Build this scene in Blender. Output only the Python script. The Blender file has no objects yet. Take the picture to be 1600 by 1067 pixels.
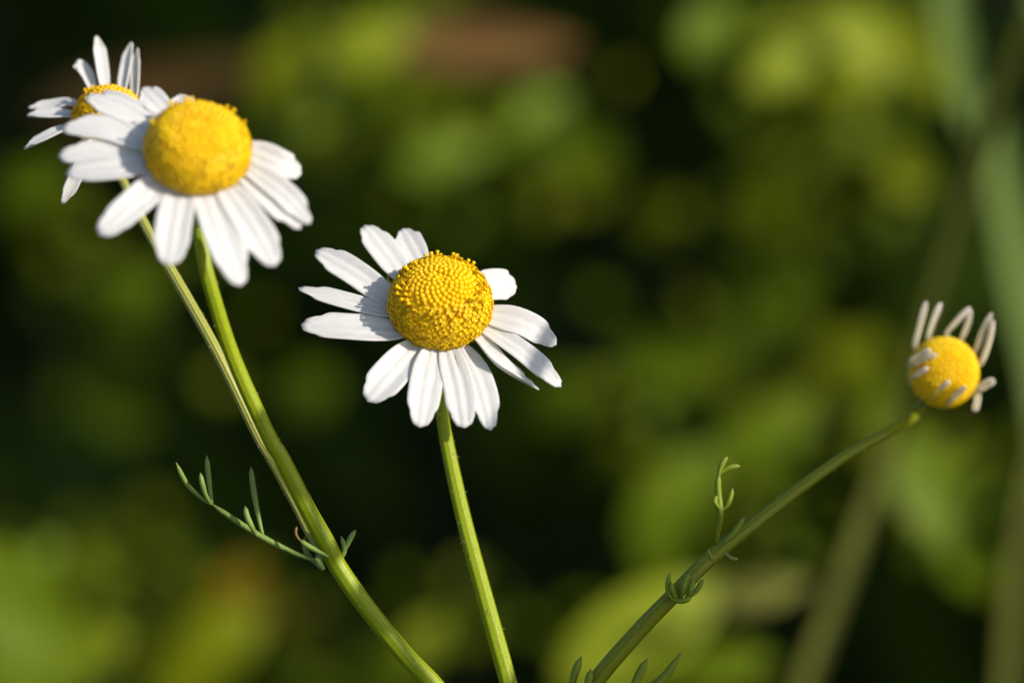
import bpy, math, random
import numpy as np
from mathutils import Vector, Matrix, noise
R = math.radians
random.seed(7)
rng = np.random.default_rng(7)

# ------------------------------------------------------------------ camera, sky, sun
LENS, SENSOR, FOCUS = 150.0, 36.0, 0.3375          # macro tele lens focused on the middle flower
K = SENSOR / LENS * FOCUS / 1600.0                 # metres per photo pixel in the focus plane
PITCH = R(15)
O = Vector((0, 0, 0.33))                           # focus point, 33 cm above the ground
XR = Vector((1, 0, 0))
UP = Vector((0, math.sin(PITCH), math.cos(PITCH)))
FW = Vector((0, math.cos(PITCH), -math.sin(PITCH)))

scene = bpy.context.scene
col = scene.collection
cam_data = bpy.data.cameras.new('camera')
cam = bpy.data.objects.new('camera', cam_data)
col.objects.link(cam)
scene.camera = cam
cam.location = O - FW * FOCUS
cam.rotation_euler = (math.pi / 2 - PITCH, 0, 0)
cam_data.lens, cam_data.sensor_width = LENS, SENSOR
cam_data.clip_start, cam_data.clip_end = 0.005, 500
cam_data.dof.use_dof = True
cam_data.dof.focus_distance = FOCUS
cam_data.dof.aperture_fstop = 13.0

SUN = Vector((0.75, -0.47, 0.51)).normalized()    # direction towards the sun
elev = math.asin(SUN.z)
world = bpy.data.worlds.new('World')
scene.world = world
world.use_nodes = True
wn = world.node_tree
sky = wn.nodes.new('ShaderNodeTexSky')
sky.sky_type = 'NISHITA'
sky.sun_disc = False
sky.sun_elevation = elev
sky.sun_rotation = math.atan2(SUN.x, SUN.y)
bg = wn.nodes['Background']
bg.inputs[1].default_value = 0.145
wn.links.new(sky.outputs[0], bg.inputs[0])
sl = bpy.data.lights.new('sun', 'SUN')
sl.energy, sl.angle, sl.color = 5.0, R(0.5), (1.0, 0.93, 0.83)
so = bpy.data.objects.new('sun', sl)
col.objects.link(so)
so.rotation_euler = SUN.to_track_quat('Z', 'Y').to_euler()
so.location = (2, -1, 2)
scene.view_settings.view_transform = 'Standard'
scene.view_settings.look = 'None'
scene.view_settings.exposure = 0.17
scene.view_settings.gamma = 1.0
scene.render.engine = 'CYCLES'
scene.cycles.use_denoising = True
scene.cycles.max_bounces = 8
scene.cycles.transparent_max_bounces = 8

# ------------------------------------------------------------------ coordinates
def P(px, py, d=0.0):
    """point seen at a photo pixel, d metres behind the focus plane"""
    s = K * (1 + d / FOCUS)
    return O + XR * ((px - 800) * s) + UP * ((533.5 - py) * s) + FW * d

def axis(tx, ty, tt):
    """unit vector from right / up / towards-viewer components"""
    return (XR * tx + UP * ty - FW * tt).normalized()

def on_plane(px, py, C, n, lift=0.0):
    cam_p = O - FW * FOCUS
    ray = P(px, py, 0) - cam_p
    t = (lift + n.dot(C - cam_p)) / n.dot(ray)
    return cam_p + ray * t

def catmull(pts, n):
    pts = [Vector(p) for p in pts]
    if len(pts) == 2:
        return [pts[0].lerp(pts[1], i / (n - 1)) for i in range(n)]
    ext = [pts[0] * 2 - pts[1]] + pts + [pts[-1] * 2 - pts[-2]]
    seg = len(pts) - 1
    out = []
    for i in range(n):
        f = i / (n - 1) * seg
        k = min(int(f), seg - 1)
        t = f - k
        a, b, c, d = ext[k:k + 4]
        out.append(0.5 * ((2 * b) + (c - a) * t + (2 * a - 5 * b + 4 * c - d) * t * t + (3 * b - a - 3 * c + d) * t ** 3))
    return out

def sstep(a, b, x):
    t = max(0.0, min(1.0, (x - a) / (b - a)))
    return t * t * (3 - 2 * t)

# ------------------------------------------------------------------ mesh helpers
class MB:
    def __init__(self):
        self.v, self.f, self.uv, self.mi = [], [], [], []
    def vert(self, p, uv=(0.5, 0.5)):
        self.v.append((p[0], p[1], p[2])); self.uv.append(uv)
        return len(self.v) - 1
    def face(self, idx, m=0):
        self.f.append(tuple(idx)); self.mi.append(m)
    def tube(self, pts, radii, n=10, m=0, cap=True, ridge=0.0, nr=6, v0=0.0, v1=1.0):
        L = len(pts)
        ref = Vector((0.31, 0.77, 0.55))
        rows, prev = [], None
        for i, p in enumerate(pts):
            t = (pts[min(i + 1, L - 1)] - pts[max(i - 1, 0)]).normalized()
            a = (ref if prev is None else prev)
            a = (a - t * a.dot(t)).normalized()
            prev = a
            b = t.cross(a)
            row = []
            for j in range(n):
                th = 2 * math.pi * j / n
                r = radii[i] * (1 + ridge * math.cos(nr * th))
                row.append(self.vert(p + a * (r * math.cos(th)) + b * (r * math.sin(th)), (j / n, v0 + (v1 - v0) * i / (L - 1))))
            rows.append(row)
        for i in range(L - 1):
            for j in range(n):
                k = (j + 1) % n
                self.face((rows[i][j], rows[i][k], rows[i + 1][k], rows[i + 1][j]), m)
        if cap:
            self.face(rows[0][::-1], m); self.face(rows[-1], m)
    def build(self, name, mats, parent=None, origin=None, smooth=True):
        org = Vector(origin) if origin is not None else Vector((0, 0, 0))
        me = bpy.data.meshes.new(name)
        v = np.array(self.v, dtype=np.float64) - np.array(org)
        me.from_pydata(v.tolist(), [], self.f)
        ul = me.uv_layers.new(name='UVMap')
        li = np.empty(len(me.loops), dtype=np.int32)
        me.loops.foreach_get('vertex_index', li)
        ul.data.foreach_set('uv', np.array(self.uv, dtype=np.float32)[li].ravel())
        for mm in (mats if isinstance(mats, (list, tuple)) else [mats]):
            me.materials.append(mm)
        me.polygons.foreach_set('material_index', self.mi)
        if smooth:
            me.polygons.foreach_set('use_smooth', [True] * len(me.polygons))
        me.update()
        o = bpy.data.objects.new(name, me)
        col.objects.link(o)
        if parent is not None:
            o.parent = parent
        elif origin is not None:
            o.location = org
        return o

def tag(o, label=None, cat=None, group=None, kind=None):
    if label: o['label'] = label
    if cat: o['category'] = cat
    if group: o['group'] = group
    if kind: o['kind'] = kind
    return o

def empty(name, loc, parent=None):
    o = bpy.data.objects.new(name, None)
    col.objects.link(o)
    o.empty_display_size = 0.01
    o.location = loc
    if parent: o.parent = parent
    return o

# ------------------------------------------------------------------ materials
def mat_new(name):
    m = bpy.data.materials.new(name); m.use_nodes = True
    nt = m.node_tree; nt.nodes.clear()
    out = nt.nodes.new('ShaderNodeOutputMaterial')
    return m, nt, out

def thin_mat(name, c1, c2, trans=0.3, tcol=None, rough=0.5, spec=0.4, scale=60.0, stretch=(1, 1, 1), bump=0.0, bump_scale=40.0,
             use_uv=True, tip=None, tip_from=0.9, sheen=0.0, detail=3, stripes=None):
    """surface with some light passing through it: petals, leaves, stems"""
    m, nt, out = mat_new(name)
    N, L = nt.nodes.new, nt.links.new
    tc = N('ShaderNodeTexCoord')
    mp = N('ShaderNodeMapping'); mp.inputs['Scale'].default_value = stretch
    L(tc.outputs['UV' if use_uv else 'Object'], mp.inputs['Vector'])
    nz = N('ShaderNodeTexNoise'); nz.inputs['Scale'].default_value = scale; nz.inputs['Detail'].default_value = detail
    L(mp.outputs[0], nz.inputs['Vector'])
    rp = N('ShaderNodeValToRGB')
    rp.color_ramp.elements[0].position, rp.color_ramp.elements[1].position = 0.32, 0.68
    rp.color_ramp.elements[0].color, rp.color_ramp.elements[1].color = (*c1, 1), (*c2, 1)
    L(nz.outputs[0], rp.inputs[0])
    colour = rp.outputs[0]
    sep = None
    if stripes or tip:
        sep = N('ShaderNodeSeparateXYZ'); L(tc.outputs['UV'], sep.inputs[0])
    if stripes:                                  # pale lengthwise ribs of the stem
        mu = N('ShaderNodeMath'); mu.operation = 'MULTIPLY'; mu.inputs[1].default_value = 2 * math.pi * stripes[0]
        L(sep.outputs[0], mu.inputs[0])
        sn = N('ShaderNodeMath'); sn.operation = 'SINE'; L(mu.outputs[0], sn.inputs[0])
        mr = N('ShaderNodeMapRange'); mr.inputs[1].default_value = 0.1; mr.inputs[2].default_value = 0.95
        mr.inputs[3].default_value = 0; mr.inputs[4].default_value = stripes[2]
        L(sn.outputs[0], mr.inputs[0])
        mx = N('ShaderNodeMixRGB'); mx.inputs[2].default_value = (*stripes[1], 1)
        L(mr.outputs[0], mx.inputs[0]); L(colour, mx.inputs[1]); colour = mx.outputs[0]
    if tip:
        mr = N('ShaderNodeMapRange'); mr.inputs[1].default_value = tip_from; mr.inputs[2].default_value = 1.0
        L(sep.outputs[1], mr.inputs[0])
        mx = N('ShaderNodeMixRGB'); mx.inputs[2].default_value = (*tip, 1)
        L(mr.outputs[0], mx.inputs[0]); L(colour, mx.inputs[1]); colour = mx.outputs[0]
    pb = N('ShaderNodeBsdfPrincipled')
    pb.inputs['Roughness'].default_value = rough
    pb.inputs['Specular IOR Level'].default_value = spec
    pb.inputs['Sheen Weight'].default_value = sheen
    L(colour, pb.inputs['Base Color'])
    shader = pb.outputs[0]
    if bump:
        n2 = N('ShaderNodeTexNoise'); n2.inputs['Scale'].default_value = bump_scale; n2.inputs['Detail'].default_value = 3
        L(mp.outputs[0], n2.inputs['Vector'])
        bp = N('ShaderNodeBump'); bp.inputs['Strength'].default_value = bump; bp.inputs['Distance'].default_value = 0.0001
        L(n2.outputs[0], bp.inputs['Height']); L(bp.outputs[0], pb.inputs['Normal'])
    if trans:
        tr = N('ShaderNodeBsdfTranslucent')
        if tcol: tr.inputs[0].default_value = (*tcol, 1)
        else: L(colour, tr.inputs[0])
        ms = N('ShaderNodeMixShader'); ms.inputs[0].default_value = trans
        L(shader, ms.inputs[1]); L(tr.outputs[0], ms.inputs[2]); shader = ms.outputs[0]
    L(shader, out.inputs[0])
    return m

M = {}
M['petal'] = thin_mat('petal_white', (0.80, 0.79, 0.76), (0.87, 0.86, 0.84), 0.30, (0.80, 0.78, 0.72), rough=0.42, spec=0.35, scale=4, stretch=(22, 3, 1), bump=0.8, bump_scale=3.2)
M['petal_old'] = thin_mat('petal_cream', (0.85, 0.78, 0.52), (0.90, 0.86, 0.68), 0.42, (0.8, 0.72, 0.5), rough=0.5, spec=0.3, scale=3, stretch=(14, 3, 1), bump=0.3, bump_scale=3, tip=(0.82, 0.74, 0.68), tip_from=0.6)
M['bud_lemon'] = thin_mat('floret_bud_lemon', (0.90, 0.60, 0.001), (0.93, 0.68, 0.002), 0.3, rough=0.38, spec=0.35, scale=500, use_uv=False)
M['bud'] = thin_mat('floret_bud', (0.91, 0.56, 0.001), (0.94, 0.65, 0.002), 0.3, rough=0.38, spec=0.35, scale=500, use_uv=False)
M['open'] = thin_mat('floret_open', (0.90, 0.57, 0.002), (0.95, 0.70, 0.006), 0.3, rough=0.5, spec=0.3, scale=900, use_uv=False)
M['old'] = thin_mat('floret_old', (0.62, 0.38, 0.006), (0.80, 0.56, 0.01), 0.25, rough=0.5, spec=0.2, scale=900, use_uv=False)
M['stem'] = thin_mat('stem_green', (0.22, 0.29, 0.003), (0.30, 0.37, 0.006), 0.18, rough=0.42, spec=0.25, scale=5, stretch=(6, 30, 1), bump=0.25, bump_scale=6, stripes=(8, (0.33, 0.38, 0.03), 0.5))
M['stem_pale'] = thin_mat('stem_pale', (0.24, 0.27, 0.015), (0.33, 0.33, 0.035), 0.12, rough=0.45, spec=0.4, scale=5, stretch=(6, 30, 1), bump=0.25, bump_scale=6, stripes=(9, (0.52, 0.47, 0.22), 0.6))
M['stem_dark'] = thin_mat('stem_deep_green', (0.13, 0.16, 0.002), (0.18, 0.20, 0.004), 0.1, rough=0.45, spec=0.25, scale=5, stretch=(6, 30, 1), bump=0.3, bump_scale=8, stripes=(7, (0.19, 0.22, 0.015), 0.5))
M['leaflet'] = thin_mat('leaflet_green', (0.18, 0.27, 0.045), (0.25, 0.35, 0.085), 0.25, rough=0.45, spec=0.4, scale=8, stretch=(2, 6, 1), bump=0.2, tip=(0.28, 0.17, 0.06), tip_from=0.9)
M['leaflet_yellow'] = thin_mat('leaflet_yellow_green', (0.17, 0.235, 0.010), (0.23, 0.30, 0.025), 0.25, rough=0.45, spec=0.3, scale=8, stretch=(2, 6, 1), bump=0.2, tip=(0.25, 0.13, 0.05), tip_from=0.9)
M['withered'] = thin_mat('leaflet_withered', (0.12, 0.10, 0.02), (0.25, 0.13, 0.03), 0.2, rough=0.6, scale=5)
M['hair'] = thin_mat('stem_hair', (0.5, 0.52, 0.3), (0.6, 0.6, 0.4), 0.4, rough=0.4)
M['sepal'] = thin_mat('sepal_green', (0.17, 0.21, 0.03), (0.24, 0.28, 0.06), 0.2, rough=0.5, scale=6)

def leafmat(name, c, trans=0.35):
    c1 = tuple(x * 0.75 for x in c); c2 = tuple(min(0.9, x * 1.25) for x in c)
    return thin_mat(name, c1, c2, trans, rough=0.55, spec=0.15, scale=5, stretch=(2, 3, 1))
M['lf_green'] = leafmat('weed_leaf_green', (0.115, 0.168, 0.002))
M['lf_yellow'] = leafmat('weed_leaf_yellow_green', (0.17, 0.20, 0.001))
M['lf_pale'] = leafmat('weed_leaf_pale', (0.225, 0.27, 0.010))
M['lf_mid'] = leafmat('weed_leaf_mid_green', (0.15, 0.225, 0.010))
M['lf_blue'] = leafmat('grass_blue_green', (0.165, 0.24, 0.05))
M['lf_olive'] = leafmat('grass_olive', (0.13, 0.135, 0.02), 0.2)
M['lf_dry'] = leafmat('leaf_dry_brown', (0.19, 0.10, 0.03), 0.2)
M['lf_tan'] = leafmat('leaf_dry_tan', (0.165, 0.165, 0.03), 0.2)
M['lf_rust'] = leafmat('leaf_rusty', (0.20, 0.14, 0.004), 0.3)
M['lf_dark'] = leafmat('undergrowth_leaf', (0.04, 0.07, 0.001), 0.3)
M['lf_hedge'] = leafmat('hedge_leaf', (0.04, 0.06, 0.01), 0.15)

# ------------------------------------------------------------------ ground
def ground():
    mb = MB()
    n, size = 48, 60.0
    xs = [math.copysign(abs(t) ** 3, t) * size for t in np.linspace(-1, 1, n)]
    for i, x in enumerate(xs):
        for j, y in enumerate(xs):
            z = 0.015 * noise.noise(Vector((x * 3, y * 3, 0))) if abs(x) + abs(y) < 6 else 0.0
            mb.vert((x, y, z), (x, y))
    for i in range(n - 1):
        for j in range(n - 1):
            mb.face((i * n + j, (i + 1) * n + j, (i + 1) * n + j + 1, i * n + j + 1))
    m = thin_mat('soil', (0.022, 0.018, 0.010), (0.045, 0.045, 0.015), 0, rough=0.95, spec=0.1, scale=9, use_uv=False)
    tag(mb.build('ground', m), 'dark soil under the weeds', kind='structure')
ground()

# ------------------------------------------------------------------ flower parts
def petal_mesh(pts, wpx, n, roll=0.0, cup=0.12, groove=1.0, twist=0.0, narrow=0.32, tipw=0.62, rolled=0.0, seed=0, teeth=1.0, rows=22, cols=13, wave=0.0):
    """pts: midrib points (world); wpx: width in photo pixels; n: the side that faces out of the flower head"""
    rs = random.Random(seed)
    line = catmull(pts, rows)
    Ltot = sum((line[i + 1] - line[i]).length for i in range(rows - 1))
    W = wpx * K * 0.485
    mb = MB()
    mid = len(line) // 2
    tm = (line[mid + 1] - line[mid - 1]).normalized()
    wv = tm.cross(n).normalized()
    # widen for the slant of the petal so that it shows wpx pixels across
    view = FW
    tp = (tm - view * tm.dot(view)).normalized()
    across = view.cross(tp)
    fac = abs(wv.dot(across))
    W *= 1.0 / max(0.62, fac)
    ph = [rs.uniform(0, 6.28) for _ in range(4)]
    asym = rs.uniform(-0.12, 0.12)
    ts = [rs.uniform(0.6, 1.3) for _ in range(3)]
    for i in range(rows):
        t = i / (rows - 1)
        tan = (line[min(i + 1, rows - 1)] - line[max(i - 1, 0)]).normalized()
        w0 = tan.cross(n).normalized()
        a = R(roll) + R(twist) * t
        nn = w0.cross(tan)
        wd = w0 * math.cos(a) + nn * math.sin(a)
        no = wd.cross(tan)
        if no.dot(nn) < 0 and abs(a) < 1.5: no = -no
        prof = narrow + (1 - narrow) * sstep(0.0, 0.58, t) 
        prof *= 1 - (1 - tipw) * sstep(0.72, 1.0, t) ** 1.6
        prof *= 1 + 0.03 * math.sin(7 * t + ph[0])
        for j in range(cols):
            u = -1 + 2 * j / (cols - 1)
            ww = W * prof * (1 + asym * u * math.sin(3.1 * t))
            off = u * ww
            z = cup * u * u * ww
            fade = sstep(0.02, 0.3, t) * (1 - 0.5 * sstep(0.85, 1, t))
            z -= groove * W * 0.085 * fade * (math.exp(-((u - 0.34) / 0.13) ** 2) + math.exp(-((u + 0.34) / 0.13) ** 2))
            z += W * 0.035 * math.sin(5 * t + ph[1] + 1.5 * u) + wave * W * u * math.sin(6 * t + ph[2])
            if rolled:
                th = u * rolled
                rr = ww / rolled
                off, z = rr * math.sin(th), rr * (1 - math.cos(th))
            e = sstep(0.80, 1.0, t)
            k3 = 0 if u < -0.33 else (1 if u < 0.33 else 2)
            al = -0.10 * Ltot * (abs(u) ** 2.3) * e + teeth * e * ts[k3] * 0.014 * Ltot * (math.cos(3 * math.pi * u) * 0.5 * (1) - 0.5)
            p = line[i] + wd * off + no * z + tan * al
            mb.vert(p, (0.5 + 0.5 * u, t))
    for i in range(rows - 1):
        for j in range(cols - 1):
            a = i * cols + j
            mb.face((a, a + 1, a + cols + 1, a + cols))
    return mb

def add_petal(parent, origin, mat, *a, **k):
    o = petal_mesh(*a, **k).build('petal', mat, parent, origin)
    s = o.modifiers.new('thickness', 'SOLIDIFY'); s.thickness = 0.00011; s.offset = -1
    return o

def rolled_petal(parent, origin, wp, wpx, seed=0):
    """a withering ray floret rolled lengthwise into a flattened tube with an open seam"""
    rs = random.Random(seed)
    line = catmull(wp, 20)
    mb = MB(); prev = None; rows = []
    ref = FW
    ncol = 13
    for i, p in enumerate(line):
        t = i / 19
        tan = (line[min(i + 1, 19)] - line[max(i - 1, 0)]).normalized()
        a = (ref - tan * ref.dot(tan)).normalized(); b = tan.cross(a)
        r = wpx * 0.72 * K * 0.5 * (0.72 + 0.36 * sstep(0, 0.75, t)) * (1 - 0.55 * sstep(0.86, 1, t) ** 2) * (1 + 0.05 * math.sin(8 * t + seed))
        row = []
        for j in range(ncol):
            th = -2.85 + 5.7 * j / (ncol - 1) + 0.6 * math.sin(seed) + 0.5 * t
            sp = 1 + 0.10 * (j / (ncol - 1) - 0.5)
            row.append(mb.vert(p + a * (0.5 * r * sp * math.cos(th)) + b * (r * sp * math.sin(th)), (j / (ncol - 1), t)))
        rows.append(row)
    for i in range(19):
        for j in range(ncol - 1):
            mb.face((rows[i][j], rows[i][j + 1], rows[i + 1][j + 1], rows[i + 1][j]))
    mb.face(rows[-1])
    return mb.build('petal', M['petal_old'], parent, origin)

def disc_mesh(C, n, a, h, N, cosmin, bud_to, mix_to, rpx, seed=1, all_bud=False, spot=False, prot=0.3, low=1.0):
    """domed head of disc florets: closed buds round the top, open star-lobed florets below. a, h: metres"""
    rs = random.Random(seed)
    mb = MB()
    n = n.normalized()
    ex = (XR - n * XR.dot(n)).normalized(); ey = n.cross(ex)
    # receptacle under the florets
    rows, cols = 22, 40
    base = len(mb.v)
    for i in range(rows + 1):
        c = 1 - (1 - (cosmin - 0.12)) * i / rows
        s = math.sqrt(max(0, 1 - c * c))
        for j in range(cols):
            th = 2 * math.pi * j / cols
            q = 0.97
            mb.vert(C + ex * (a * q * s * math.cos(th)) + ey * (a * q * s * math.sin(th)) + n * (h * q * c))
    for i in range(rows):
        for j in range(cols):
            k = (j + 1) % cols
            mb.face((base + i * cols + j, base + (i + 1) * cols + j, base + (i + 1) * cols + k, base + i * cols + k), 1)
    mb.face([base + rows * cols + j for j in range(cols)], 1)
    r = rpx * K
    ga = math.pi * (3 - math.sqrt(5))
    for i in range(N):
        c = 1 - (1 - cosmin) * (i + 0.5) / N
        s = math.sqrt(1 - c * c)
        th = i * ga + rs.uniform(-0.02, 0.02)
        nx, ny, nz = s * math.cos(th), s * math.sin(th), c
        p = C + ex * (a * nx) + ey * (a * ny) + n * (h * nz)
        nor = (ex * (nx / a) + ey * (ny / a) + n * (nz / h)).normalized()
        t1 = nor.orthogonal().normalized(); t2 = nor.cross(t1)
        rot = rs.uniform(0, 6.28)
        t1, t2 = t1 * math.cos(rot) + t2 * math.sin(rot), t2 * math.cos(rot) - t1 * math.sin(rot)
        phi = math.degrees(math.acos(c)) + 5 * noise.noise(Vector((nx * 3, ny * 3, seed))) 
        if phi < bud_to or all_bud:
            rr = r * (0.86 + 0.20 * min(1, phi / max(bud_to, 1))) * rs.uniform(0.82, 1.1)
            if spot and phi < 12: p = p - nor * (r * 1.1 * (1 - phi / 12))
            top = mb.vert(p + nor * rr * 0.95)
            prev = None
            for q in range(1, 4):
                pa = q * 0.52
                row = [mb.vert(p + (t1 * math.cos(k * 1.0472) + t2 * math.sin(k * 1.0472)) * (rr * math.sin(pa)) + nor * (rr * 0.95 * math.cos(pa))) for k in range(6)]
                for k in range(6):
                    k2 = (k + 1) % 6
                    mb.face((top, row[k], row[k2]) if prev is None else (prev[k], row[k], row[k2], prev[k2]), 0)
                prev = row
        else:
            inmix = phi < mix_to
            tall = inmix and rs.random() < prot and (seed != 5 or (p - C).dot(UP) > 0.35 * a)
            om = 2 if rs.random() < 0.2 else 1
            lean = (t1 * rs.uniform(-0.3, 0.3) + t2 * rs.uniform(-0.3, 0.3))
            ax = (nor + lean * (0.5 if tall else 1.0)).normalized()
            rr = r * rs.uniform(0.85, 1.1)
            if tall:
                H = rr * rs.uniform(1.5, 2.5)
                prof = [(0.48, 0), (0.48, H * 0.7), (0.62, H * 0.8), (0.66, H), (0.3, H * 1.08)]
                seg = 6
            else:
                H = rr * rs.uniform(0.9, 1.5) * low
                prof = None; seg = 10
            if prof:
                prev = None
                for (q, hh) in prof:
                    row = [mb.vert(p + (t1 * math.cos(k * 2 * math.pi / seg) + t2 * math.sin(k * 2 * math.pi / seg)) * (rr * q) + ax * hh) for k in range(seg)]
                    if prev:
                        for k in range(seg):
                            k2 = (k + 1) % seg
                            mb.face((prev[k], row[k], row[k2], prev[k2]), om)
                    prev = row
                mb.face(prev, om)
            else:
                rows_ = []
                for lvl in range(3):
                    row = []
                    for k in range(seg):
                        ang = k * 2 * math.pi / seg
                        q, hh = ((0.5, 0.0), (0.62, H * 0.6), (1.12 if k % 2 == 0 else 0.6, H * (1.0 if k % 2 == 0 else 0.72)))[lvl]
                        row.append(mb.vert(p + (t1 * math.cos(ang) + t2 * math.sin(ang)) * (rr * q) + ax * hh))
                    rows_.append(row)
                for lvl in range(2):
                    for k in range(seg):
                        k2 = (k + 1) % seg
                        mb.face((rows_[lvl][k], rows_[lvl + 1][k], rows_[lvl + 1][k2], rows_[lvl][k2]), om)
                c0 = mb.vert(p + ax * H * rs.uniform(0.35, 1.15))
                for k in range(seg):
                    mb.face((c0, rows_[2][k], rows_[2][(k + 1) % seg]), om)
    return mb

def sepals(parent, origin, C, n, a, h, mat):
    """green cup of overlapping bracts under the head"""
    mb = MB()
    ex = n.orthogonal().normalized(); ey = n.cross(ex)
    rows, cols = 8, 40
    for i in range(rows + 1):
        t = i / rows
        for j in range(cols):
            th = 2 * math.pi * j / cols
            rr = a * (0.14 + 0.84 * math.sin(t * math.pi / 2) ** 0.8) * (1 + 0.03 * math.cos(10 * th))
            zz = -h * (1 - t) ** 1.4 - 0.02 * a + (0.06 * a * math.cos(10 * th) if i == rows else 0)
            mb.vert(C + ex * (rr * math.cos(th)) + ey * (rr * math.sin(th)) + n * zz, (j / cols, t))
    for i in range(rows):
        for j in range(cols):
            k = (j + 1) % cols
            mb.face((i * cols + j, i * cols + k, (i + 1) * cols + k, (i + 1) * cols + j))
    mb.face([j for j in range(cols)][::-1])
    o = mb.build('sepal_cup', mat, parent, origin)
    return o

def stem_obj(parent, origin, mat, pts, wpx, name='stem', n=16, samples=70, extra=None, hairs=90):
    """pts: (px, py, d); wpx: widths in photo pixels at those points; extra: world points on to the ground"""
    wp = [P(*p) for p in pts] + [Vector(e) for e in (extra or [])]
    wd = list(wpx) + [wpx[-1] * (1.03 + 0.1 * i) for i in range(len(extra or []))]
    line = catmull(wp, samples)
    rad = [v[0] * K * 0.5 for v in catmull([Vector((w, 0, 0)) for w in wd], samples)]
    mb = MB(); mb.tube(line, rad, n=n * 2, ridge=0.05, nr=8)
    rs = random.Random(len(pts) * 17)
    for _ in range(hairs):                                  # short pale hairs along the stem
        i = rs.randrange(1, samples - 2)
        tan = (line[i + 1] - line[i]).normalized()
        a = tan.orthogonal().normalized(); b = tan.cross(a); th = rs.uniform(0, 6.283)
        o = a * math.cos(th) + b * math.sin(th)
        p = line[i].lerp(line[i + 1], rs.random()) + o * (rad[i] * 0.96)
        q = p + (o + tan * rs.uniform(-0.2, 0.9)) * (rs.uniform(2, 5) * K)
        mb.tube([p, p.lerp(q, 0.5), q], [0.7 * K, 0.5 * K, 0.2 * K], n=4, m=1)
    return mb.build(name, [mat, M['hair']], parent, origin)

def leaflet(mb, pts, wpx, m=0, flat=0.6, v0=0.0):
    """thread-like chamomile leaflet, thickest past the middle, with a small pointed tip"""
    line = catmull([P(*p) for p in pts], 16)
    rad = []
    for i in range(16):
        t = i / 15
        r = 0.62 + 0.45 * math.sin(t * 2.4) 
        r *= 1 - 0.82 * sstep(0.82, 1.0, t) ** 1.5
        rad.append(r * wpx * 0.88 * K * 0.5 * (1 + 0.06 * math.sin(9 * t + wpx)))
    mb.tube(line, rad, n=10, m=m, v0=v0)

# ================================================================== middle plant
def middle_plant():
    base = Vector((0.012, 0.02, 0.0))
    t = empty('chamomile', base)
    tag(t, 'white chamomile flower in sharp focus on a straight stem, in the middle', 'flower', 'chamomile flowers')
    stem_obj(t, base, M['stem'], [(687, 520, 0.006), (689, 590, 0.006), (691, 645, 0.005), (700, 700, 0.005), (722, 800, 0.004), (751, 910, 0.003), (797, 1075, 0.002)],
             [22, 20, 20, 22, 24, 26, 28], extra=[P(842, 1240, 0.002), P(870, 1800, 0.006), Vector((base.x, base.y, -0.004))])
    h = empty('flower_head', (0, 0, 0), t)
    n = axis(0.06, 0.68, 0.73)
    C = P(688, 474, 0.0)
    a = 77 * K; hh = 63 * K
    disc_mesh(C, n, a, hh, 780, -0.36, 43, 58, 5.0, seed=3, spot=True).build('disc', [M['bud'], M['open'], M['old']], h, base)
    Cr = P(688, 467, 0.0) - n * (24 * K)
    npet = axis(0.04, 0.60, 0.80)
    sepals(h, base, Cr, n, 66 * K, 26 * K, M['sepal'])
    L = -3
    spec = [  # (px,py,lift px)..., width, kwargs
        ([(648, 446, 0), (632, 432, 3), (600, 391, 6), (570, 352, 0)], 46, dict(roll=-8, tipw=0.7)),
        ([(668, 440, 0), (657, 410, 2), (643, 382, 3), (629, 357, -2)], 44, dict(roll=6, tipw=0.6)),
        ([(640, 482, 0), (612, 467, 2), (552, 424, 8), (493, 391, 3)], 41, dict(roll=4, tipw=0.66, cup=0.2)),
        ([(640, 496, 0), (605, 486, 2), (532, 467, 6), (466, 449, 2)], 30, dict(roll=-14, tipw=0.6, wave=0.08)),
        ([(645, 517, 0), (612, 518, 2), (541, 513, 6), (470, 506, 0)], 45, dict(roll=-4, tipw=0.62)),
        ([(668, 528, 0), (646, 545, 2), (612, 583, 7), (574, 627, -4)], 54, dict(roll=2, tipw=0.72, cup=0.2)),
        ([(684, 532, 0), (676, 553, 2), (666, 605, 8), (656, 667, -2)], 51, dict(roll=8, tipw=0.72)),
        ([(697, 532, 0), (703, 553, 1), (717, 605, 6), (726, 668, -2)], 49, dict(roll=-3, tipw=0.7, groove=1.3)),
        ([(712, 532, -3), (727, 553, -3), (751, 605, -1), (767, 671, -9)], 45, dict(roll=3, tipw=0.62)),
        ([(730, 516, 0), (750, 533, 0), (783, 572, 3), (843, 608, -9)], 34, dict(roll=18, twist=30, tipw=0.16, cup=0.5, teeth=0.2)),
        ([(735, 505, -2), (765, 517, -2), (820, 554, 2), (877, 604, -10)], 33, dict(roll=6, tipw=0.62, cup=0.25)),
        ([(735, 488, 0), (768, 494, 0), (820, 508, 3), (870, 538, -12)], 39, dict(roll=-5, tipw=0.6, cup=0.2)),
        ([(715, 455, 0), (745, 448, -2), (778, 444, -6), (808, 448, -16)], 45, dict(roll=-12, tipw=0.66, cup=0.1)),
    ]
    line = catmull([P(606, 427, 0.003), P(606, 436, 0.002), P(611, 443, 0.001), P(612, 450, 0.001), P(617, 453, 0.001)], 20)
    mb = MB(); mb.tube(line, [0.75 * K] * 20, n=6)
    mb.build('thread', M['open'], h, base)
    for i, (pts, w, kw) in enumerate(spec):
        wp = [on_plane(x, y, Cr, npet, l * K) for x, y, l in pts]
        add_petal(h, base, M['petal'], wp, w, npet, seed=i + 11, **kw)
middle_plant()

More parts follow.
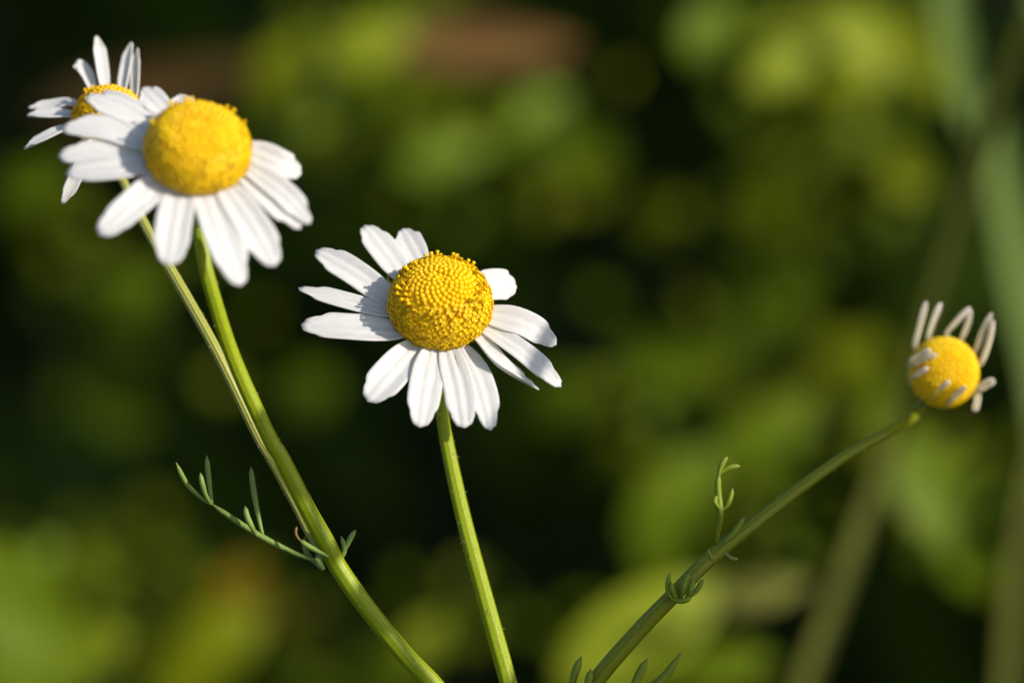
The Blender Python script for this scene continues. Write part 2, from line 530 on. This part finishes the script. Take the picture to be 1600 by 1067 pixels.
# ================================================================== left plant: two heads on a forked stem
def left_plant():
    base = Vector((0.004, 0.012, 0.0))
    t = empty('forked_chamomile', base)
    tag(t, 'forked chamomile plant carrying two overlapping white flower heads, on the left', 'flower', 'chamomile flowers')
    D1, D2 = -0.0122, 0.006
    stem_obj(t, base, M['stem'], [(306, 270, D1 + 0.007), (311, 330, D1 + 0.007), (316, 390, D1 + 0.006), (331, 455, -0.006), (365, 560, -0.004), (419, 680, -0.0025), (440, 716, -0.002), (481, 796, -0.001), (512, 852, -0.0004), (528, 885, 0), (570, 945, 0.0), (632, 1022, 0.0), (690, 1085, 0.0)],
             [20, 20, 21, 22, 23, 24, 25, 26, 28, 28, 28, 28, 29], extra=[P(760, 1200, 0.0), P(800, 1500, 0.0), P(815, 2200, 0.01), Vector((base.x, base.y, -0.004))], samples=110)
    stem_obj(t, base, M['stem_pale'], [(166, 205, D2 + 0.003), (178, 250, D2 + 0.003), (198, 295, D2 + 0.002), (232, 362, D2), (288, 458, 0.004), (343, 557, 0.002), (403, 680, 0.0018), (424, 716, 0.0018), (464, 789, 0.0016), (487, 836, 0.0012), (508, 876, 0.0005)],
             [13, 13, 14, 16, 17, 17, 17, 17, 17, 14], name='side_stem', samples=80)
    # --- front head
    h = empty('flower_head', (0, 0, 0), t)
    h['label'] = 'larger blurred front head with broad white petals'
    n = axis(0.10, 0.66, 0.74)
    C = P(309, 233, D1)
    disc_mesh(C, n, 78 * K, 58 * K, 640, -0.30, 50, 70, 5.5, seed=5, spot=True, prot=0.30, low=0.65).build('disc', [M['bud'], M['open'], M['old']], h, base)
    Cr = C - n * (22 * K)
    npet = axis(0.08, 0.60, 0.80)
    sepals(h, base, Cr, n, 66 * K, 26 * K, M['sepal'])
    spec = [
        ([(272, 214, 0), (243, 199, 2), (188, 171, 5), (134, 150, 0)], 40, dict(roll=-6, tipw=0.6)),
        ([(268, 205, -4), (246, 191, -2), (200, 163, 1), (160, 142, -4)], 24, dict(roll=4, tipw=0.6)),
        ([(265, 240, 2), (231, 226, 4), (163, 202, 7), (96, 200, 0)], 43, dict(roll=-4, tipw=0.66)),
        ([(265, 248, -2), (231, 244, 0), (162, 240, 2), (91, 243, -6)], 40, dict(roll=3, tipw=0.66)),
        ([(268, 256, 0), (235, 258, 2), (173, 266, 5), (103, 270, -4)], 42, dict(roll=-6, tipw=0.7)),
        ([(280, 268, 0), (258, 279, 2), (212, 318, 7), (155, 367, -4)], 50, dict(roll=4, tipw=0.74)),
        ([(294, 272, 0), (286, 296, 2), (274, 350, 7), (264, 415, -4)], 62, dict(roll=-4, tipw=0.74)),
        ([(312, 276, 0), (321, 302, 2), (346, 370, 7), (376, 446, -4)], 58, dict(roll=6, tipw=0.7)),
        ([(335, 272, 0), (356, 296, 2), (396, 352, 6), (430, 415, -4)], 54, dict(roll=-2, tipw=0.68)),
        ([(352, 262, -5), (382, 276, -4), (424, 314, -2), (470, 358, -12)], 40, dict(roll=8, tipw=0.5)),
        ([(356, 256, -2), (390, 264, 0), (444, 303, 3), (485, 350, -8)], 36, dict(roll=-8, tipw=0.6)),
        ([(356, 244, 0), (393, 238, 1), (434, 255, 3), (471, 272, -8)], 44, dict(roll=-10, tipw=0.68, groove=1.4)),
        ([(290, 212, 0), (262, 178, 0), (242, 156, 2), (222, 137, -2)], 38, dict(roll=4, tipw=0.55)),
        ([(306, 205, 0), (298, 180, 0), (288, 163, 0), (282, 147, -4)], 38, dict(roll=0, tipw=0.55)),
    ]
    for i, (pts, w, kw) in enumerate(spec):
        wp = [on_plane(x, y, Cr, npet, l * K) for x, y, l in pts]
        add_petal(h, base, M['petal'], wp, w * 0.93, npet, seed=i + 51, **kw)
    # --- rear head, seen more from the side
    h2 = empty('flower_head', (0, 0, 0), t)
    h2['label'] = 'smaller rear head with narrow petals, half hidden behind the front one'
    n2 = axis(0.25, 0.86, 0.44)
    C2 = P(170, 194, D2)
    disc_mesh(C2, n2, 57 * K, 60 * K, 460, -0.20, 40, 55, 4.2, seed=9, prot=0.25).build('disc', [M['bud'], M['open'], M['old']], h2, base)
    Cr2 = C2 - n2 * (12 * K)
    sepals(h2, base, Cr2, n2, 50 * K, 24 * K, M['sepal'])
    q = lambda x, y, d: P(x, y, D2 + d * K)
    spec2 = [
        ([q(168, 165, 30), q(162, 135, 40), q(156, 95, 55), q(151, 56, 60)], 18, axis(0.5, 0.3, 0.8)),
        ([q(160, 170, 30), q(145, 142, 40), q(134, 118, 55), q(124, 106, 60), q(114, 104, 58)], 17, axis(0.5, 0.5, 0.7)),
        ([q(188, 170, 30), q(192, 140, 40), q(198, 104, 55), q(205, 66, 60)], 17, axis(-0.4, 0.3, 0.8)),
        ([q(205, 180, 30), q(211, 152, 40), q(213, 112, 52), q(214, 75, 58)], 13, axis(-0.6, 0.2, 0.8)),
        ([q(140, 178, 10), q(113, 162, 15), q(78, 166, 22), q(44, 168, 22)], 13, axis(0.1, 0.7, 0.7)),
        ([q(140, 188, 0), q(107, 181, 0), q(74, 181, 0), q(42, 179, 6)], 17, axis(0, 0.8, 0.5)),
        ([q(135, 195, -10), q(99, 203, -16), q(68, 218, -22), q(37, 232, -20)], 15, axis(-0.1, 0.9, 0.5)),
        ([q(150, 210, -40), q(134, 240, -60), q(116, 280, -70), q(97, 319, -70)], 19, axis(0.4, 0.3, 0.9)),
        ([q(210, 200, -10), q(226, 188, -10), q(240, 178, -8), q(252, 170, -8)], 16, axis(-0.1, 0.6, 0.7)),
    ]
    for i, (wp, w, nn) in enumerate(spec2):
        add_petal(h2, base, M['petal'], wp, w, nn, seed=i + 91, cup=0.5, tipw=0.5, teeth=0.4, groove=0.6)
    # --- leaves at the fork
    mb = MB()
    leaflet(mb, [(505, 880, 0.0), (470, 868, 0.0), (437, 853, 0.0), (398, 832, 0.0), (358, 806, 0), (326, 784, 0)], 10, v0=0.0)
    leaflet(mb, [(330, 788, 0), (312, 776, 0), (295, 760, 0), (284, 742, -0.0005), (275, 722, -0.001)], 8)
    leaflet(mb, [(330, 788, 0), (321, 772, -0.0005), (316, 755, -0.001), (313, 738, -0.001)], 9)
    leaflet(mb, [(331, 786, 0), (328, 762, 0.001), (325, 735, 0.001), (323, 711, 0.001)], 9)
    leaflet(mb, [(402, 838, 0), (393, 822, -0.001), (386, 806, -0.001), (383, 790, -0.001)], 10)
    leaflet(mb, [(411, 838, 0), (404, 808, 0), (397, 770, 0.0005), (394, 748, 0.0005), (392, 729, 0.0005)], 10)
    mb.build('leaf', M['leaflet'], t, base)
    mb = MB()
    leaflet(mb, [(514, 870, -0.0015), (497, 861, -0.0015), (480, 852, -0.0015), (468, 843, -0.0015)], 9)
    leaflet(mb, [(470, 845, -0.0015), (464, 838, -0.0015), (462, 830, -0.0014), (464, 822, -0.0012)], 5, m=1)
    leaflet(mb, [(500, 886, 0.0), (486, 872, 0.0008), (477, 858, 0.001), (476, 838, 0.001)], 10)
    leaflet(mb, [(506, 890, -0.001), (499, 880, -0.001), (494, 868, -0.001)], 12)
    o = mb.build('bract', [M['leaflet'], M['withered']], t, base); o['label'] = 'small bract with a withered brown tip'
    mb = MB()
    leaflet(mb, [(524, 880, 0.0), (535, 868, 0.0002), (538, 855, 0.0), (533, 837, 0)], 9)
    leaflet(mb, [(534, 868, 0.0), (541, 854, 0.0), (548, 840, 0.0), (556, 827, 0)], 9)
    mb.build('leaf', M['leaflet'], t, base)
left_plant()

# ================================================================== right plant: bud-like head with curled petals
def right_plant():
    base = Vector((0.02, 0.03, 0.0))
    t = empty('curled_chamomile', base)
    tag(t, 'faded chamomile with short curled-in petals on a slanting stem, on the right', 'flower', 'chamomile flowers')
    D = 0.014
    stem_obj(t, base, M['stem_dark'], [(1462, 600, D + 0.001), (1446, 628, D + 0.001), (1424, 652, D), (1388, 675, 0.0095), (1322, 711, 0.007), (1250, 762, 0.005), (1180, 816, 0.003), (1112, 870, 0.0015), (1050, 932, 0.0), (996, 988, 0), (925, 1072, 0)],
             [30, 23, 18, 16, 17, 19, 21, 23, 24, 25, 26], extra=[P(860, 1180, 0.002), P(835, 1400, 0.004), P(850, 2200, 0.012), Vector((base.x, base.y, -0.004))], samples=110)
    h = empty('flower_head', (0, 0, 0), t)
    n = axis(0.28, 0.30, 0.91)
    C = P(1474, 582, D)
    disc_mesh(C, n, 55 * K, 58 * K, 560, -0.25, 62, 66, 3.5, seed=15, all_bud=True).build('disc', [M['bud_lemon'], M['open'], M['old']], h, base)
    Cr = C - n * (12 * K)
    sepals(h, base, Cr, n, 55 * K, 36 * K, M['sepal'])
    def q(cx, cy, d):          # points read from an enlarged view of the head
        return P(1360 + cx * 0.225, 440 + cy * 0.225, D + d * K * 1.0)
    spec = [
        ([q(262, 590, 10), q(290, 545, -30), q(350, 505, -52), q(418, 472, -62)], 13, 0.9),
        ([q(270, 630, 10), q(300, 580, -30), q(370, 540, -50), q(462, 505, -62)], 12, 0.9),
        ([q(278, 690, 10), q(298, 665, -30), q(345, 632, -48), q(402, 598, -58)], 12, 0.9),
        ([q(400, 850, 5), q(430, 805, -30), q(490, 740, -50), q(552, 688, -62)], 12, 0.9),
        ([q(510, 880, 5), q(540, 845, -28), q(600, 785, -48), q(662, 725, -60)], 12, 0.9),
        ([q(700, 800, 10), q(745, 755, -12), q(800, 715, -20), q(862, 685, -26)], 19, 0.7),
        ([q(705, 790, 10), q(742, 790, -10), q(738, 840, -14), q(722, 900, -16)], 15, 0.8),
        ([q(330, 480, 15), q(310, 440, -4), q(345, 300, -10), q(388, 138, -14)], 13, 1.2),
        ([q(430, 420, 20), q(405, 385, 0), q(440, 270, -6), q(490, 148, -10)], 14, 1.2),
        ([q(560, 400, 25), q(530, 360, 10), q(610, 265, 0), q(692, 180, -6)], 13, 1.2),
        ([q(620, 420, 25), q(635, 395, 8), q(675, 300, 0), q(700, 195, -8)], 12, 1.2),
        ([q(700, 520, 20), q(730, 480, 5), q(778, 350, -4), q(842, 220, -10)], 12, 1.2),
        ([q(740, 590, 20), q(772, 560, 0), q(822, 420, -8), q(852, 268, -14)], 13, 1.2),
    ]
    for i, (wp, w, ro) in enumerate(spec):
        rolled_petal(h, base, wp, w, seed=i + 131)
    # leaves on the stem
    mb = MB()
    leaflet(mb, [(1119, 850, 0.0), (1122, 828, -0.0005), (1126, 806, -0.001), (1124, 782, -0.001), (1122, 758, -0.001), (1124, 738, -0.001)], 11)
    leaflet(mb, [(1123, 745, -0.001), (1125, 734, -0.001), (1130, 722, -0.001), (1137, 713, -0.001)], 9)
    leaflet(mb, [(1124, 740, -0.001), (1134, 733, -0.001), (1145, 729, -0.001), (1157, 728, -0.001)], 9)
    leaflet(mb, [(1127, 798, -0.001), (1136, 790, -0.001), (1141, 778, -0.001), (1145, 762, -0.001)], 9)
    leaflet(mb, [(1125, 795, -0.001), (1119, 788, -0.0015), (1117, 781, -0.0015), (1121, 774, -0.0015)], 9)
    mb.build('leaf', M['leaflet_yellow'], t, base)
    mb = MB()
    leaflet(mb, [(1130, 848, 0.001), (1143, 836, 0.001), (1154, 822, 0.0012), (1164, 807, 0.0015)], 10)
    mb.build('leaf', M['leaflet_yellow'], t, base)
    mb = MB(); leaflet(mb, [(1107, 858, -0.0012), (1108, 864, -0.0014), (1111, 870, -0.0014), (1115, 876, -0.0012)], 7)
    o = mb.build('bract', M['sepal'], t, base)
    mb = MB(); leaflet(mb, [(1132, 863, -0.0008), (1138, 868, -0.001), (1145, 873, -0.001), (1154, 873, -0.001)], 7)
    mb.build('bract', M['sepal'], t, base)
    mb = MB()
    leaflet(mb, [(1056, 938, -0.001), (1046, 930, -0.0012), (1043, 914, -0.0012), (1047, 893, -0.0012)], 8)
    leaflet(mb, [(1060, 938, -0.001), (1054, 930, -0.0012), (1050, 920, -0.0014), (1048, 908, -0.0014)], 9)
    leaflet(mb, [(1064, 936, -0.001), (1067, 922, -0.0014), (1071, 908, -0.0014), (1078, 894, -0.0014)], 10)
    leaflet(mb, [(1072, 934, -0.001), (1078, 925, -0.0014), (1081, 914, -0.0014), (1083, 902, -0.0014)], 11)
    leaflet(mb, [(1076, 934, -0.001), (1086, 925, -0.001), (1093, 915, -0.001), (1099, 904, -0.001)], 9)
    leaflet(mb, [(1048, 935, -0.0012), (1060, 939, -0.0014), (1072, 937, -0.0014), (1080, 931, -0.0012)], 9)
    mb.build('leaf', M['leaflet_yellow'], t, base)
    mb = MB()
    leaflet(mb, [(880, 1130, 0.0), (890, 1085, 0.0), (898, 1052, 0.0), (908, 1025, 0.0)], 13)
    leaflet(mb, [(900, 1130, 0.0), (912, 1090, -0.001), (919, 1065, -0.001), (923, 1045, -0.001)], 13)
    leaflet(mb, [(895, 1140, 0.0), (915, 1120, 0.0), (920, 1118, 0.0)], 13)
    mb.build('leaf', M['leaflet_yellow'], t, base)
    mb = MB()
    leaflet(mb, [(890, 1140, 0.0), (950, 1110, 0.0), (1010, 1078, 0.0), (1040, 1055, 0.0), (1064, 1019, 0.0)], 15)
    leaflet(mb, [(960, 1105, 0.0), (985, 1080, -0.001), (998, 1055, -0.001), (1011, 1029, -0.001)], 14)
    mb.build('leaf', M['leaflet_yellow'], t, base)
right_plant()

# ================================================================== blurred weeds behind the flowers
def leaf_mesh(mb, c, along, n, L, W, bend=0.25, fold=0.2, m=0, rows=8, cols=5):
    """an ovate leaf: centre, direction of its midrib, upper side, length and width in metres"""
    along = (along - n * along.dot(n)).normalized()
    side = along.cross(n).normalized()
    b0 = len(mb.v)
    for i in range(rows):
        t = i / (rows - 1)
        w = W * 0.5 * (math.sin(math.pi * (0.04 + 0.93 * t) ** 0.85)) ** 0.8
        for j in range(cols):
            u = -1 + 2 * j / (cols - 1)
            s = (t - 0.5) * L
            z = -bend * L * (t - 0.5) ** 2 + fold * abs(u) * w + 0.04 * W * math.sin(9 * t + 3 * u)
            mb.vert(c + along * s + side * (u * w) + n * z, (0.5 + 0.5 * u, t))
    for i in range(rows - 1):
        for j in range(cols - 1):
            a = b0 + i * cols + j
            mb.face((a, a + 1, a + cols + 1, a + cols), m)

def weed(name, label, cat, leaves, d, group=None, stem_mat='lf_dark'):
    """leaves: (px, py, length px, width px, image angle, mat, sun cosine, depth shift); d: metres behind the focus plane"""
    cx = sum(l[0] for l in leaves) / len(leaves); 
    low = max(l[1] for l in leaves)
    d *= 0.82
    foot = P(cx, low + 200, d + 0.32); foot.z = 0     # rooted further back, in the shade; its leaves arch forward into the sun
    t = empty(name, foot)
    tag(t, label, cat, group)
    head = P(cx, sum(l[1] for l in leaves) / len(leaves) + 40, d + 0.05)
    line = catmull([foot, foot.lerp(head, 0.45) + Vector((0.004, 0.07, 0.05)), foot.lerp(head, 0.8) + Vector((0, 0.035, 0.02)), head], 16)
    mb = MB(); mb.tube(line, [0.0006] * 16, n=8)
    mb.build('stem', M[stem_mat], t, foot)
    view = -FW
    perp = (view - SUN * view.dot(SUN)).normalized()
    rs = random.Random(int(cx * 7 + low))
    cy = sum(l[1] for l in leaves) / len(leaves)
    leaves = list(leaves) + [(cx + rs.uniform(-190, 190), cy + rs.uniform(-150, 150), rs.uniform(22, 70), rs.uniform(18, 50), rs.uniform(-80, 80),
                              rs.choice(['lf_green', 'lf_green', 'lf_yellow', 'lf_mid']), rs.uniform(0.05, 1.0) ** 1.1 * 0.85, rs.uniform(0.03, 0.14)) for _ in range(17)]
    for k, (px, py, L, W, ang, m, cs, dd) in enumerate(leaves):
        dep = d + dd
        s = K * (1 + dep / FOCUS)
        c = P(px, py, dep)
        n = SUN * cs + perp * math.sqrt(1 - cs * cs)
        al = XR * math.cos(R(ang)) + UP * math.sin(R(ang))
        mb = MB()
        leaf_mesh(mb, c, al, n, 0.9 * L * s, 0.9 * W * s)
        # leaf stalk back to the main stem
        root = c - (al - n * al.dot(n)).normalized() * (L * s * 0.5)
        a = line[-1 - (k * 2) % 6]
        mb.tube(catmull([a, a.lerp(root, 0.6) + Vector((0, 0, 0.002)), root], 8), [0.0003] * 8, n=6)
        mb.build('leaf', M[m], t, foot)
    return t

weed('broadleaf_weed', 'large blurred green leaf filling the bottom left corner', 'weed',
     [(40, 960, 330, 160, -50, 'lf_green', 0.72, 0), (10, 1040, 220, 120, -40, 'lf_green', 0.6, 0.02), (150, 1010, 110, 100, 30, 'lf_pale', 0.35, 0.03)], 0.20)
weed('broadleaf_weed', 'blurred yellowish weed with a rust brown leaf, bottom left of the forked stem', 'weed',
     [(340, 1000, 180, 120, 30, 'lf_yellow', 0.6, 0), (300, 1050, 180, 110, 10, 'lf_yellow', 0.5, 0.02), (370, 925, 130, 90, 60, 'lf_rust', 0.4, 0.02), (440, 950, 80, 60, -20, 'lf_rust', 0.12, 0.03)], 0.28)
weed('broadleaf_weed', 'faint round olive leaf above the bottom left corner leaf', 'weed',
     [(150, 895, 100, 90, 20, 'lf_pale', 0.22, 0)], 0.32)
weed('broadleaf_weed', 'small pale blurred leaf low between the two left stems', 'weed',
     [(665, 1000, 100, 75, 60, 'lf_pale', 0.42, 0), (620, 1045, 110, 80, 20, 'lf_green', 0.4, 0.03)], 0.26)
weed('broadleaf_weed', 'broad pale yellow green leaf blurred behind the slanting stem at the bottom', 'weed',
     [(1010, 980, 330, 150, 28, 'lf_pale', 0.72, 0), (945, 1045, 170, 110, 40, 'lf_pale', 0.55, 0.03), (1120, 1040, 190, 90, 10, 'lf_green', 0.5, 0.02),
      (1190, 925, 170, 60, 12, 'lf_tan', 0.5, -0.01)], 0.20)
weed('broadleaf_weed', 'blurred mid green weed rising left of the small curled leaf', 'weed',
     [(1060, 770, 230, 120, 45, 'lf_green', 0.62, 0), (1190, 680, 220, 110, 30, 'lf_green', 0.55, 0.03), (1040, 850, 160, 90, 70, 'lf_green', 0.5, 0.03), (1240, 640, 110, 80, 50, 'lf_yellow', 0.4, 0.05)], 0.25)
weed('broadleaf_weed', 'vivid green leaf blurred below the faded flower head', 'weed',
     [(1465, 780, 260, 140, -60, 'lf_green', 0.75, 0), (1400, 660, 160, 90, -50, 'lf_green', 0.5, 0.02), (1520, 880, 130, 90, -60, 'lf_green', 0.4, 0.03)], 0.22)
weed('broadleaf_weed', 'bright lime leaf cluster blurred along the top right edge', 'weed',
     [(1220, 105, 130, 85, 25, 'lf_pale', 0.78, 0), (1350, 70, 150, 110, -55, 'lf_pale', 0.82, 0.01), (1290, 30, 110, 70, 5, 'lf_yellow', 0.8, 0.02), (1110, 55, 130, 110, 70, 'lf_green', 0.75, 0.01),
      (1440, 90, 180, 80, -60, 'lf_yellow', 0.55, 0.03), (1330, 130, 130, 60, 10, 'lf_yellow', 0.6, 0.03), (1210, 40, 120, 100, 20, 'lf_pale', 0.6, 0.03)], 0.24)
weed('broadleaf_weed', 'two soft round green leaves blurred above the middle flower', 'weed',
     [(850, 185, 130, 110, 40, 'lf_mid', 0.8, 0), (695, 245, 150, 90, 15, 'lf_mid', 0.75, 0.02), (920, 240, 130, 90, -30, 'lf_green', 0.42, 0.03), (780, 205, 100, 60, 10, 'lf_green', 0.4, 0.03)], 0.30)
weed('broadleaf_weed', 'dull blue green leaf blurred below the yellow top leaf', 'weed',
     [(590, 150, 110, 90, 20, 'lf_green', 0.25, 0)], 0.33)
weed('broadleaf_weed', 'yellowish blurred leaf pair at the top left of the brown dead leaf', 'weed',
     [(575, 70, 150, 100, 20, 'lf_pale', 0.62, 0), (440, 110, 150, 90, 60, 'lf_yellow', 0.42, 0.02), (640, 20, 130, 70, 0, 'lf_green', 0.5, 0.03)], 0.27)
weed('broadleaf_weed', 'olive yellow blurred leaf beside the grass at the right', 'weed',
     [(1420, 275, 100, 80, -50, 'lf_yellow', 0.55, 0), (1210, 235, 110, 90, 30, 'lf_yellow', 0.2, 0.05), (1195, 320, 100, 90, -10, 'lf_yellow', 0.24, 0.05), (1030, 345, 120, 90, 30, 'lf_yellow', 0.18, 0.06)], 0.29)
weed('broadleaf_weed', 'dim olive leaves blurred right of the middle flower', 'weed',
     [(1040, 570, 200, 100, -10, 'lf_green', 0.32, 0), (880, 620, 130, 100, 30, 'lf_green', 0.25, 0.03), (1340, 570, 120, 130, 60, 'lf_yellow', 0.35, 0.02), (1220, 470, 110, 90, 0, 'lf_green', 0.2, 0.04)], 0.31)
weed('broadleaf_weed', 'dim green leaves blurred between the two left stems and the edge', 'weed',
     [(210, 460, 130, 110, 40, 'lf_green', 0.28, 0), (60, 290, 160, 90, 10, 'lf_green', 0.35, 0.02), (180, 640, 140, 110, -30, 'lf_green', 0.14, 0.02), (480, 610, 110, 100, 30, 'lf_green', 0.22, 0.03)], 0.33)

def lone_leaf(name, label, cat, px, py, L, W, ang, m, cs, d, roll=0.0):
    s = K * (1 + d / FOCUS)
    c = P(px, py, d)
    view = -FW
    perp = (view - SUN * view.dot(SUN)).normalized()
    n = SUN * cs + perp * math.sqrt(1 - cs * cs)
    al = XR * math.cos(R(ang)) + UP * math.sin(R(ang))
    mb = MB(); leaf_mesh(mb, c, al, n, L * s, W * s, rows=12, cols=7, bend=0.12)
    return tag(mb.build(name, M[m], None, c), label, cat)
lone_leaf('dead_leaf', 'long pinkish brown dead leaf blurred across the top', 'leaf', 740, 68, 330, 80, -3, 'lf_dry', 0.45, 0.25)
lone_leaf('dead_leaf', 'dim reddish brown dead leaf behind the top left flower heads', 'leaf', 240, 140, 420, 80, 12, 'lf_dry', 0.16, 0.30)

def blade(name, label, cat, pts, wid, mat, cs=0.6, group=None):
    """grass blade: a long ribbon with a keel; pts (px,py,d) top to bottom, then on to the ground"""
    wp = [P(*p) for p in pts]
    dl = (wp[-1] - wp[-2]).normalized()
    k1 = wp[-1] + dl * 0.05
    foot = Vector((k1.x + dl.x * 0.08, k1.y + dl.y * 0.08, 0))
    line = catmull(wp + [k1, k1.lerp(foot, 0.5), foot], 90)
    ws = catmull([Vector((w, 0, 0)) for w in list(wid) + [wid[-1], wid[-1], wid[-1] * 0.7]], 90)
    mb = MB(); view = -FW
    perp = (view - SUN * view.dot(SUN)).normalized()
    n0 = SUN * cs + perp * math.sqrt(1 - cs * cs)
    for i, p in enumerate(line):
        tan = (line[min(i + 1, 89)] - line[max(i - 1, 0)]).normalized()
        sd = tan.cross(n0).normalized(); n = sd.cross(tan)
        d = (p - O).dot(FW)
        w = ws[i].x * K * (1 + d / FOCUS) * 0.5
        for j in range(7):
            u = -1 + j / 3
            mb.vert(p + sd * (u * w) - n * (0.25 * w * (1 - abs(u))), (0.5 + u / 2, i / 89))
    for i in range(89):
        for j in range(6):
            a = i * 7 + j
            mb.face((a, a + 1, a + 8, a + 7))
    return tag(mb.build(name, M[mat], None, foot), label, cat, group, 'thing')
GB = 'grass blades at the right edge'
blade('blade_of_grass', 'wide pale blue green grass blade blurred down the right edge', 'grass', [(1548, 150, 0.19), (1573, 300, 0.185), (1605, 450, 0.18), (1645, 650, 0.175), (1675, 950, 0.17), (1660, 1150, 0.165)], [15, 48, 60, 60, 60, 60], 'lf_blue', 0.62, GB)
blade('blade_of_grass', 'grass blade hanging from the top right corner with its tip pointing down', 'grass', [(1512, 215, 0.16), (1508, 160, 0.16), (1495, 80, 0.165), (1480, -30, 0.17), (1500, -120, 0.19), (1580, -150, 0.22), (1680, 100, 0.24)], [6, 36, 46, 46, 46, 46, 46], 'lf_blue', 0.5, GB)
blade('grass_stalk', 'thin dark olive stalk slanting blurred behind the faded flower head', 'stalk', [(1610, 30, 0.11), (1555, 180, 0.115), (1500, 350, 0.12), (1440, 540, 0.125), (1385, 720, 0.13), (1320, 900, 0.13), (1250, 1090, 0.13)], [26, 26, 26, 26, 28, 30, 32], 'lf_olive', 0.24, None)
blade('blade_of_grass', 'grey olive grass blade blurred at the bottom right edge', 'grass', [(1640, 600, 0.14), (1605, 800, 0.14), (1585, 950, 0.14), (1575, 1100, 0.14)], [14, 30, 34, 34], 'lf_olive', 0.35, GB)

# ================================================================== shaded undergrowth behind
def foliage(name, mat, pts, Lr, Wr, seed):
    rs = np.random.default_rng(seed)
    mb = MB()
    for p in pts:
        v = rs.normal(size=3); n = Vector(v).normalized()
        n = (n + Vector((0.3, -0.5, 0.6)) * 0.8).normalized()
        al = Vector(rs.normal(size=3)).normalized()
        leaf_mesh(mb, Vector(p), al, n, rs.uniform(*Lr), rs.uniform(*Wr), rows=5, cols=3)
    return mb.build(name, mat)

HB = Vector((SUN.x, SUN.y, 0)).normalized(); HN = Vector((-SUN.y, SUN.x, 0)).normalized()
def undergrowth():
    pts = []
    while len(pts) < 7000:
        y = rng.uniform(0.46, 1.6); x = rng.uniform(-0.45, 0.45) * (0.6 + y); z = rng.uniform(0, 0.75)
        if HN.x * x + HN.y * y < 0.42: continue
        pts.append((x, y, z))
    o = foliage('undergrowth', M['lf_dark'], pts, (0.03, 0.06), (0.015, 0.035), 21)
    tag(o, 'dark shaded mass of leaves behind the flowers', 'undergrowth', kind='stuff')
undergrowth()
def added_hedge():  # unseen leaf mass added right of the view to block sun from the background
    pts = []
    for _ in range(8000):
        a = rng.uniform(0.32, 0.75); b = rng.uniform(0.40, 1.7); z = rng.uniform(0, 1.3)
        p = HB * a + HN * b
        pts.append((p.x, p.y, z))
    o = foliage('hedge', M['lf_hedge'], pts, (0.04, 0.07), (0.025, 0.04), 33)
    tag(o, 'leafy hedge that shades the ground behind the flowers', 'hedge')
added_hedge()

# stems and leaves of the same meadow just right of the view; their shadows fall on the flowers
def shade_stem(p0, p1, w, tt, mat='stem_dark', label='', grow=0.0):
    a = p0 + SUN * tt; b = p1 + SUN * tt
    dirv = (b - a).normalized()
    top = a - dirv * 0.004
    low = b + dirv * 0.09
    foot = Vector((low.x + 0.01, low.y, 0))
    line = [top.lerp(low, i / 15) for i in range(16)] + [low.lerp(foot, i / 14) for i in range(1, 15)]
    mb = MB(); mb.tube(line, [w] * 30, n=8)
    return tag(mb.build('tall_stalk', M[mat], None, foot), label, 'stalk')
_n, _C = axis(0.04, 0.60, 0.80), P(688, 467, 0.0) - axis(0.06, 0.68, 0.73) * (24 * K)
def petal_spot(x, y):                     # a spot on the middle flower's petals
    return on_plane(x, y, _C, _n, -6 * K)
shade_stem(petal_spot(862, 518), petal_spot(832, 575), 0.0007, 0.09, label='thin stalk whose shadow crosses the right petals of the middle flower')
def shade_leaf(p0, p1, wpx, tt, label):
    a = P(*p0) + SUN * tt; b = P(*p1) + SUN * tt
    n = SUN; al = (a - b)
    foot = Vector((b.x, b.y, 0))
    mb = MB(); leaf_mesh(mb, (a + b) * 0.5, al, n, al.length * 1.1, wpx * K, rows=14, cols=7, bend=0.02, fold=0.1)
    mb.tube(catmull([b, (b + foot) * 0.5 + Vector((0.003, 0, 0)), foot], 12), [0.0005] * 12, n=6)
    return tag(mb.build('tall_weed_leaf', M['lf_hedge'], None, foot), label, 'leaf')
shade_leaf((400, 650, -0.003), (468, 775, -0.001), 90, 0.11, 'leaf right of the view that shades part of the forked stem')
shade_leaf((550, 918, 0), (606, 990, 0), 60, 0.11, 'lower leaf right of the view that shades the foot of the forked stem')
shade_leaf((1412, 652, 0.0125), (1130, 862, 0.0015), 78, 0.09, 'upper leaf right of the view that shades the slanting stem')
shade_leaf((1200, 800, 0.003), (900, 1090, 0.0), 190, 0.09, 'lower broad leaf right of the view that shades the slanting stem')
